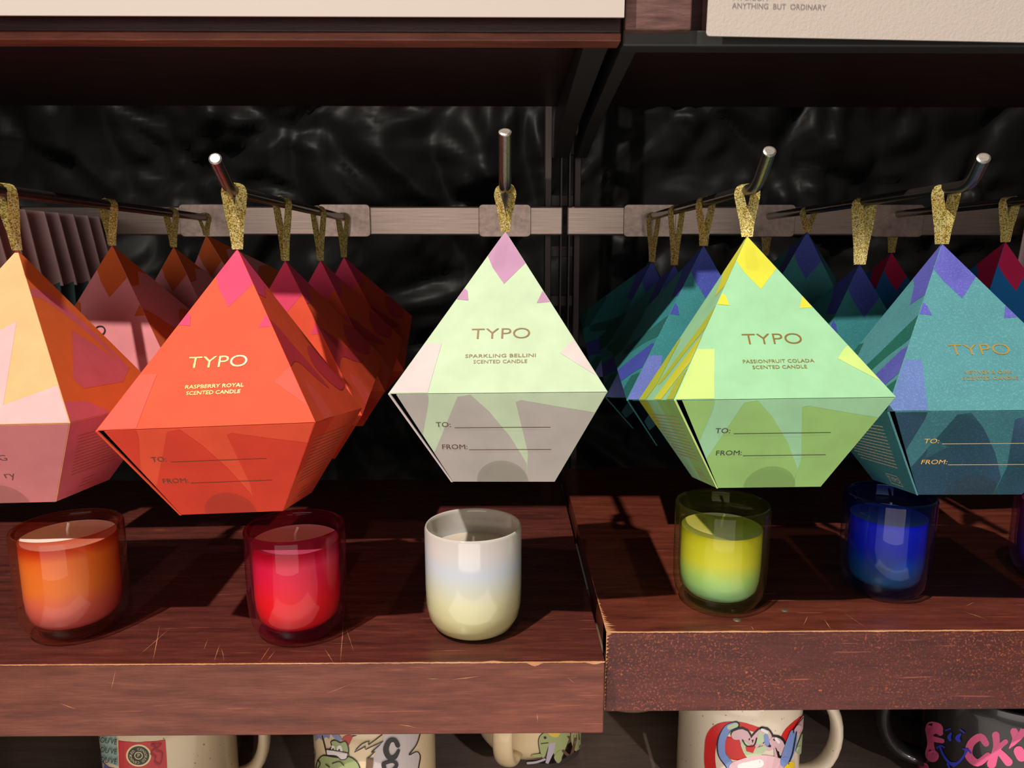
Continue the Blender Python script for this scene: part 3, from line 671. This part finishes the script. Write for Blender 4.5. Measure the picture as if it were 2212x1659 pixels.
t.set(t.ramp(sp.outputs[2], [(0, lin((226, 220, 150))), (.4, lin((228, 226, 182))), (.68, lin((206, 216, 226))), (.85, lin((214, 208, 206))), (1, lin((206, 198, 190)))]), .12, 0, .5, .6); M_pearl = t.m
candle(1024, 1350, ZL, .0705, .0790, zgrad('wax_white', [(0, (232, 226, 190)), (1, (226, 222, 210))], .4), M_pearl, 'pearly white candle in an opaque tumbler below the mint box', wr=1, wlev=.76, topcol=(206, 192, 176))
candle(1551, 1298, ZR, .0685, .0780, zgrad('wax_yellow', [(0, (150, 222, 170)), (.35, (176, 222, 130)), (.6, (224, 222, 66)), (1, (206, 204, 40))], .35), glass('yellow_glass', (180, 190, 90), ztint=[(0, (216, 228, 214)), (.12, (252, 254, 250)), (.75, (252, 252, 238)), (.85, (222, 222, 160)), (1, (206, 206, 130))], lacq=.02, refl=1.1), 'yellow-to-green candle in an olive tumbler below the green box', wr=.945, wlev=.76)
candle(1905, 1272, ZR, .0655, .0780, zgrad('wax_blue', [(0, (20, 110, 126)), (.35, (18, 88, 160)), (.6, (14, 40, 214)), (1, (16, 44, 236))], .3), glass('blue_glass', (60, 80, 190), ztint=[(0, (200, 220, 230)), (.12, (240, 246, 254)), (.75, (232, 240, 255)), (.85, (150, 170, 236)), (1, (100, 120, 220))], lacq=.02, refl=1.4), 'royal blue-to-teal candle in a blue tumbler below the teal box', wr=.93, wlev=.78)
candle(2275, 1245, ZR, .0655, .0780, zgrad('wax_purple', [(0, (60, 80, 210)), (.4, (110, 100, 220)), (.7, (214, 90, 170)), (1, (230, 60, 130))], .3), glass('purple_glass', (160, 80, 160), ztint=[(0, (220, 224, 250)), (.75, (240, 220, 235)), (.85, (220, 140, 180)), (1, (210, 100, 150))], lacq=.05, refl=1.2), 'pink-to-blue candle in a magenta tumbler cut by the right edge', wr=.93, wlev=.80)
# plastic scrap by the red candle
p = onz(742, 1362, ZL); mb = MB()
mb.add([(0, 0, .0005), (.010, .003, .001), (.016, .012, .006), (.006, .010, .004), (.0, .016, .002), (.014, .018, .003)], [(0, 1, 3), (1, 2, 3), (0, 3, 4), (3, 2, 5), (3, 5, 4)])
o = mb.build('plastic_scrap', glass('clear_plastic', (235, 230, 225), .1, 1.5, 2)); o.location = (p.x-.004, p.y-.004, p.z+ZC); tag(o, 'scrap of clear plastic lying by the foot of the red candle', 'plastic scrap')

# ------------------------------------------------------------------ mugs on the bottom shelf
def cream(name, c, speck=True):
    t = NT(name); cc = lin(c)
    if speck:
        q = t.noise(t.coord(), 330, 2, .5)
        cc = t.mix(t.ramp(q, [(.70, (0, 0, 0, 1)), (.73, (.8, .8, .8, 1))]), cc, lin((120, 96, 66)))
    t.set(cc, .22, 0, .5, .3); return t.m
M_cream = cream('speckled_cream_glaze', (226, 206, 170)); M_cream2 = cream('cream_glaze', (222, 200, 160), False); M_white = cream('ivory_glaze', (226, 212, 190))
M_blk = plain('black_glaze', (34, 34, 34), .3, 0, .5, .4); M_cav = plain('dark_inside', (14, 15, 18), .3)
class Mug:
    def __init__(s, x, y, r, h, mat, label, hang=None, hr=(.030, .036), name='mug', inner=None, flare=0.0, roundb=False, hw=.0075):
        s.c = Vector((x, y, ZM)); s.r = r; s.h = h
        s.e = empty(name, (x, y, ZM+ZC+.0002), label=label, cat='mug', group='mugs on the bottom shelf')
        mb = MB(); k = .030 if roundb else .006; t = .0035
        low = [(r-k+k*math.sin(a), k*.95-k*.95*math.cos(a)) for a in [i*math.pi/14 for i in range(8)]]
        prof = [(.0005, .001), (low[0][0]*.9, .001)]+low+[(r, h*.6), (r+flare*.4, h*.85), (r+flare, h-.0015), (r+flare-.001, h), (r+flare-.0025, h), (r+flare-t, h-.0015), (r-t, h*.7), (r-t, .02), (r-t-.01, .007), (.0005, .006)]
        mb.lathe(prof, 72); nf = len(mb.f)
        if inner:
            for i in range(len(mb.m)):
                if i//72 >= len(prof)-7: mb.m[i] = 1
        mb.build('body', [mat, inner or mat], s.e, smooth=True)
        if hang is not None:
            a = R(hang); d = Vector((math.cos(a), math.sin(a), 0)); w_, hh = hr; pts = []
            for i in range(15):
                q = -math.pi/2+math.pi*i/14; pts.append(d*(r-.002+w_*math.cos(q)**.8 if math.cos(q) > 1e-6 else r-.002)+Vector((0, 0, h*.52+hh*math.sin(q))))
            mb = MB(); side = Vector((-math.sin(a), math.cos(a), 0)); mb.tube(pts, hw, 16, flat=side); mb.build('handle', mat, s.e, smooth=True)
        s.th0 = math.atan2(-y, -x)
    def hit(s, px, py, clampr=.985):
        d = ray(px, py); r = s.r; cx, cy = s.c.x, s.c.y
        A = d.x**2+d.y**2; B = -2*(d.x*cx+d.y*cy); C = cx*cx+cy*cy-r*r; D = B*B-4*A*C
        if D < 0:
            tt = -B/(2*A)
        else: tt = (-B-math.sqrt(D))/(2*A)
        p = d*tt; th = math.atan2(p.y-cy, p.x-cx); return ((th-s.th0+math.pi) % (2*math.pi)-math.pi, p.z-ZM)
    def paint(s, shapes, name, mats, label, off=.00025):
        mb = MB()
        for li, (m, v, f) in enumerate(shapes):
            o = s.r+off+li*.00004
            q = []
            for a, b in v:
                th, z = s.hit(a, b); q.append((o*math.cos(s.th0+th), o*math.sin(s.th0+th), min(z, s.h-.002)))
            mb.add(q, f, m)
        o = mb.build(name, mats, s.e); o['label'] = label; return o
def fillp(m, poly, step=9): v, f = fill2d(poly, step); return (m, v, f)
def strk(m, pts, r, k=4): v, f = stroke2d(pts, r, k); return (m, v, f)
def txt(m, body, cx, cy, size, sx=1, rot=0, off=0):
    v, f = text2d(body, size, sx, off, 3); c, s_ = math.cos(R(rot)), math.sin(R(rot))
    return (m, [(cx+x*c+y*s_, cy+x*s_-y*c) for x, y in v], f)
def outline(m, pts, r=1.1, k=4): return strk(m, pts+[pts[0]], r, k)
# speckled mug with red label
def mugpos(px, Y): return at(px, 1600, Y).x
m = Mug(mugpos(370, .530), .530, .0480, .096, M_cream, 'cream speckled mug with red square label and black roundel', hang=12, hr=(.024, .036), hw=.009)
circ = lambda cx, cy, r, ry=None, n=28: [(cx+r*math.cos(2*math.pi*i/n), cy+(ry or r)*math.sin(2*math.pi*i/n)) for i in range(n)]
sh = [fillp(0, [(211, 1575), (250, 1580), (256, 1655), (240, 1650), (222, 1640), (213, 1620)], 7), fillp(5, [(214, 1628), (225, 1648), (250, 1660), (252, 1690), (216, 1690)]), fillp(1, [(256, 1600), (300, 1604), (357, 1598), (360, 1640), (362, 1690), (259, 1690)]),
      fillp(3, circ(300, 1632, 27, 24)), fillp(2, circ(300, 1632, 23, 20.5)), (3, *stroke2d(circ(300, 1632, 8, 7.3)+[(308, 1632)], .8)), txt(3, 'P', 300, 1632, 11)]
for i, ch in enumerate('CENSORED CENSORED '):
    a = -90+i*20; sh.append(txt(3, ch, 300+15.5*math.cos(R(a)), 1632+13.8*math.sin(R(a)), 7.5, 1, a+90))
for i in range(3): sh.append(txt(2, "YOU'VE", 234, 1599+i*21, 17, .75, 8))
sh += [outline(4, [(326, 1608), (348, 1607), (336, 1620), (350, 1626), (346, 1650), (334, 1644), (336, 1634), (326, 1626), (336, 1614)], .9)]
m.paint(sh, 'printed_label', [plain('sage_print', (150, 176, 166), .4), plain('red_print', (196, 40, 44), .4), plain('dark_print', (44, 42, 32), .4), plain('cream_print', (226, 212, 150), .4), plain('maroon_print', (120, 20, 28), .4), plain('blue_print', (96, 100, 140), .4)], "printed label reading YOU'VE and CENSORED")
# critter mug
m = Mug(mugpos(811, .522), .522, .0462, .096, M_cream2, 'cream mug printed with green cartoon critters and large black letters C and R', hang=70)
crit = smooth_poly([(718, 1612), (716, 1602), (726, 1599), (736, 1604), (746, 1601), (752, 1610), (753, 1626), (742, 1634), (716, 1630), (712, 1620)])
body = smooth_poly([(690, 1640), (700, 1632), (716, 1634), (732, 1636), (752, 1634), (768, 1642), (778, 1660), (778, 1700), (690, 1700), (684, 1660)])
mask = [(707, 1618), (752, 1626), (749, 1638), (738, 1640), (728, 1632), (708, 1630)]
sh = [fillp(0, [(830, 1580), (905, 1580), (900, 1602), (888, 1628), (904, 1624), (904, 1650), (898, 1700), (800, 1700), (806, 1640), (812, 1622), (806, 1616), (826, 1600)]),
      fillp(1, [(672, 1585), (714, 1582), (712, 1596), (704, 1592), (698, 1600), (690, 1594), (682, 1602), (680, 1592)], 6), strk(2, [(697, 1590), (707, 1632)], 1.4), fillp(3, smooth_poly([(740, 1596), (750, 1588), (762, 1590), (757, 1604), (752, 1610)]), 6), strk(2, [(762, 1590), (770, 1588)], 1.5),
      fillp(1, [(714, 1584), (732, 1586), (742, 1600), (726, 1598)], 6), fillp(4, body), fillp(4, crit, 6), outline(2, body[::3]), outline(2, crit[::3]), fillp(5, smooth_poly([(718, 1610), (724, 1612), (723, 1622), (718, 1620)]), 5), fillp(5, smooth_poly([(730, 1612), (738, 1610), (741, 1624), (730, 1622)]), 5), fillp(2, circ(721, 1618, 1.8, 2.6, 10)), fillp(2, circ(734, 1620, 2, 3, 10)),
      fillp(5, mask, 6), outline(2, mask, .9), fillp(6, [(792, 1636), (807, 1638), (800, 1700), (788, 1700)]), strk(2, [(825, 1586), (796, 1608), (798, 1600), (782, 1606), (766, 1624), (790, 1611), (790, 1618), (828, 1600), (802, 1624), (810, 1622), (796, 1636)], 1.1, 2),
      strk(2, [(906, 1584), (898, 1608), (882, 1630), (898, 1623), (906, 1632), (904, 1650), (898, 1680)], 1.0), strk(2, [(676, 1612), (682, 1630), (680, 1645)], .9), strk(2, [(688, 1640), (694, 1650), (686, 1662)], .9), strk(2, [(720, 1648), (735, 1644), (744, 1652)], 1), strk(2, [(706, 1650), (714, 1656)], 1)]
sh += [strk(2, [(858, 1609), (852, 1598), (840, 1600), (833, 1618), (840, 1635), (852, 1634), (860, 1620)], [5, 4.6, 5, 6, 5.4, 4.8, 3])]
sh += [strk(2, [(828, 1650), (836, 1690)], 4.6), strk(2, [(828, 1648), (846, 1643), (856, 1650), (848, 1662), (836, 1664)], 3.6), strk(2, [(846, 1664), (864, 1684)], 4)]
m.paint(sh, 'printed_art', [plain('grey_print', (196, 186, 184), .4), plain('lilac_print', (128, 132, 168), .4), M_ink, plain('cap_red_print', (176, 56, 44), .4), plain('green_print', (156, 170, 112), .4), plain('white_print', (226, 216, 210), .4), plain('brown_print', (110, 84, 60), .4)], 'printed green critters, speech bubble and letters C and R')
# frog mug, further back
m = Mug(mugpos(1140, .602), .602, .0470, .096, M_cream2, 'cream round-bottomed mug with frog drawing and handle towards the viewer', hang=-108, hr=(.028, .032), roundb=True, hw=.0085)
frog = smooth_poly([(1166, 1590), (1178, 1582), (1200, 1580), (1222, 1578), (1232, 1586), (1226, 1606), (1212, 1640), (1204, 1646), (1196, 1630), (1186, 1612), (1178, 1634), (1170, 1636), (1163, 1606)])
sh = [fillp(0, frog, 7), outline(1, frog[::3], .9), fillp(2, smooth_poly([(1184, 1580), (1208, 1580), (1204, 1592), (1190, 1590)]), 6), fillp(3, [(1186, 1606), (1200, 1604), (1196, 1625), (1184, 1650), (1178, 1648)], 6), fillp(0, [(1150, 1630), (1166, 1628), (1176, 1636), (1150, 1636)], 6), fillp(4, [(1224, 1590), (1250, 1584), (1252, 1598), (1232, 1604)], 6), fillp(0, smooth_poly([(1234, 1582), (1262, 1580), (1262, 1600), (1246, 1622), (1236, 1614)]), 6), strk(4, [(1242, 1596), (1232, 1632), (1216, 1622)], 3),
      strk(1, [(1138, 1648), (1170, 1652), (1200, 1652), (1230, 1636), (1250, 1622), (1264, 1590)], [2, 3, 4, 5, 4, 3]), strk(3, [(1140, 1648), (1158, 1646), (1176, 1640)], 2.4), fillp(0, smooth_poly([(1196, 1634), (1210, 1620), (1212, 1640), (1204, 1648)]), 6), fillp(1, circ(1177, 1593, 3, 3, 10)), strk(1, [(1168, 1606), (1184, 1604)], .8)]
m.paint(sh, 'printed_frog', [plain('frog_green', (160, 168, 116), .4), plain('charcoal_print', (58, 54, 52), .4), plain('yellow_print', (222, 190, 90), .4), plain('pale_lilac', (180, 170, 184), .4), plain('log_brown', (104, 76, 62), .4)], 'printed drawing of a frog on a branch')
# opal lettering mug
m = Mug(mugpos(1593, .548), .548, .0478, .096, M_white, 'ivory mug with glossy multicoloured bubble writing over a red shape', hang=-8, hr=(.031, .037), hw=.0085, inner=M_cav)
OM = [plain('bright_red_print', (206, 34, 34), .3), plain('sky_print', (120, 146, 206), .25), plain('opal_pink', (214, 176, 184), .25), plain('opal_green', (186, 206, 164), .25), M_ink, plain('opal_white', (232, 226, 226), .2), plain('sun_yellow', (240, 206, 30), .3)]
sh = [strk(0, [(1640, 1578), (1600, 1568), (1560, 1572), (1540, 1590), (1534, 1620), (1534, 1650), (1540, 1690)], [6, 8, 11, 13, 12, 12, 12]), fillp(0, [(1560, 1590), (1600, 1590), (1640, 1640), (1620, 1650), (1578, 1640), (1564, 1620)]), strk(0, [(1690, 1606), (1704, 1580), (1736, 1545)], [8, 9, 3]),
      strk(4, [(1590, 1566), (1572, 1574), (1558, 1600), (1560, 1630), (1580, 1660), (1584, 1690)], [8.5, 9, 9, 9, 9, 9]), strk(1, [(1588, 1566), (1572, 1574), (1560, 1600), (1561, 1630), (1576, 1652), (1592, 1690)], [6, 7.5, 7.5, 7.5, 7.5, 9]), strk(3, [(1590, 1566), (1576, 1571)], 5),
      strk(4, [(1590, 1585), (1606, 1585), (1620, 1610), (1640, 1590), (1650, 1585), (1662, 1600), (1672, 1600), (1684, 1606), (1690, 1640)], [12, 14, 14, 14, 16, 14, 13, 13, 9]), strk(2, [(1590, 1588), (1606, 1588), (1618, 1614), (1640, 1592), (1650, 1588), (1660, 1610)], [10, 12, 12, 12, 14, 12]), strk(3, [(1650, 1586), (1640, 1600)], [11, 8]), strk(2, [(1672, 1602), (1682, 1612), (1684, 1650)], [11, 12, 12]),
      strk(3, [(1608, 1608), (1624, 1628), (1650, 1616)], [8, 12, 6]), strk(1, [(1654, 1590), (1656, 1606)], 5), fillp(0, [(1610, 1612), (1624, 1608), (1632, 1612), (1626, 1626), (1612, 1622)], 6), strk(4, [(1604, 1598), (1612, 1610), (1628, 1610), (1634, 1594)], 1.4),
      strk(2, [(1590, 1660), (1640, 1650), (1690, 1660), (1700, 1690)], [16, 20, 18, 16]), strk(5, [(1600, 1655), (1640, 1648)], [7, 9]), strk(1, [(1712, 1584), (1706, 1610), (1694, 1645)], [8, 12, 11]), strk(2, [(1736, 1552), (1722, 1575)], [7, 9]), strk(3, [(1734, 1590), (1726, 1620)], [6, 9]), strk(4, [(1736, 1545), (1714, 1572), (1712, 1582)], 1), strk(4, [(1718, 1580), (1710, 1625), (1700, 1650)], 1.1),
      strk(6, [(1706, 1652), (1700, 1662)], [8, 10]), strk(5, [(1645, 1575), (1655, 1580)], 3), strk(5, [(1674, 1594), (1680, 1602)], 3)]
m.paint(sh, 'printed_lettering', OM, 'glossy multicoloured bubble writing over red')
# black mug with pink writing
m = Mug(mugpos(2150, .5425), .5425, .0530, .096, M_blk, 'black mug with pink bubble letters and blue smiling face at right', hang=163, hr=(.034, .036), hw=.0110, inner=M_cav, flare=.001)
PK, BL = 0, 1
sh = [strk(PK, [(2013, 1572), (2026, 1576), (2032, 1584)], [13, 13, 6]), strk(PK, [(2008, 1576), (2011, 1605), (2011, 1628), (2016, 1634)], [9, 7, 12, 13]), strk(PK, [(2018, 1597), (2036, 1601)], [6, 5]),
      strk(PK, [(2130, 1606), (2118, 1592), (2098, 1606), (2093, 1632), (2112, 1648), (2134, 1632)], [7, 8, 8, 8.5, 8, 7]), strk(PK, [(2151, 1588), (2152, 1615), (2142, 1650)], [8, 7, 10]), strk(PK, [(2172, 1602), (2156, 1618), (2168, 1634), (2178, 1646)], [5.5, 6, 8, 9]),
      strk(PK, [(2190, 1580), (2194, 1596), (2180, 1616)], [8, 8, 1.2]), strk(PK, [(2212, 1576), (2200, 1594), (2184, 1612)], [8, 6, 1.2]), strk(PK, [(2200, 1622), (2206, 1634)], [11, 11]), strk(PK, [(2226, 1590), (2236, 1620), (2230, 1650)], [8, 8, 8]),
      strk(PK, [(1976, 1642), (1984, 1670), (1986, 1700)], [7, 7, 7]), strk(PK, [(1998, 1658), (2004, 1690)], [10, 8]),
      strk(BL, [(2031, 1612), (2042, 1636), (2060, 1652), (2078, 1640), (2091, 1618)], [2.2, 2.4, 3.4, 2.4, 2.4]), fillp(BL, [(2050, 1646), (2072, 1646), (2062, 1658)], 6), strk(BL, [(2026, 1616), (2033, 1611), (2041, 1614)], 1.8), strk(BL, [(2082, 1618), (2090, 1618), (2098, 1626)], 1.8), strk(BL, [(2048, 1650), (2054, 1662)], 2),
      strk(BL, [(2056, 1584), (2052, 1592), (2054, 1598)], [2, 4, 3]), strk(BL, [(2076, 1586), (2070, 1594), (2074, 1600)], [2.4, 5, 3.4]), strk(BL, [(2045, 1578), (2055, 1574)], 1.4), strk(BL, [(2076, 1576), (2084, 1582)], 1.6)]
m.paint(sh, 'printed_letters', [plain('hot_pink_print', (240, 100, 150), .35), plain('royal_blue_print', (56, 70, 220), .35)], "pink bubble letters F CK' with a blue smiling face")
# second black mug behind it, its pink print showing
m = Mug(mugpos(1960, .665), .665, .0480, .096, M_blk, 'black mug with pink print standing behind the black smiling-face mug', hang=None)
m.paint([strk(0, [(1910, 1520), (1914, 1552)], [6, 4]), strk(0, [(1925, 1520), (1921, 1540)], [5, 2]), strk(0, [(1912, 1610), (1912, 1645)], [5, 6]), strk(0, [(1904, 1620), (1906, 1632)], 5), strk(0, [(1920, 1618), (1924, 1625)], 6), strk(0, [(1916, 1630), (1930, 1665)], [3, 6])], 'printed_letters', [plain('pink_print', (214, 80, 120), .4)], 'pink lettering')
# mugs in the back row
Mug(-.428, .650, .047, .094, M_cream2, 'shadowed cream mug behind the left end of the bottom shelf', hang=90, roundb=True)
Mug(-.165, .640, .050, .098, M_cream2, 'shadowed cream mug half hidden behind the critter mug', hang=90, roundb=True)
Mug(.121, .672, .052, .094, M_cream2, 'shadowed cream mug in the back beside the frog mug', hang=60, roundb=True)
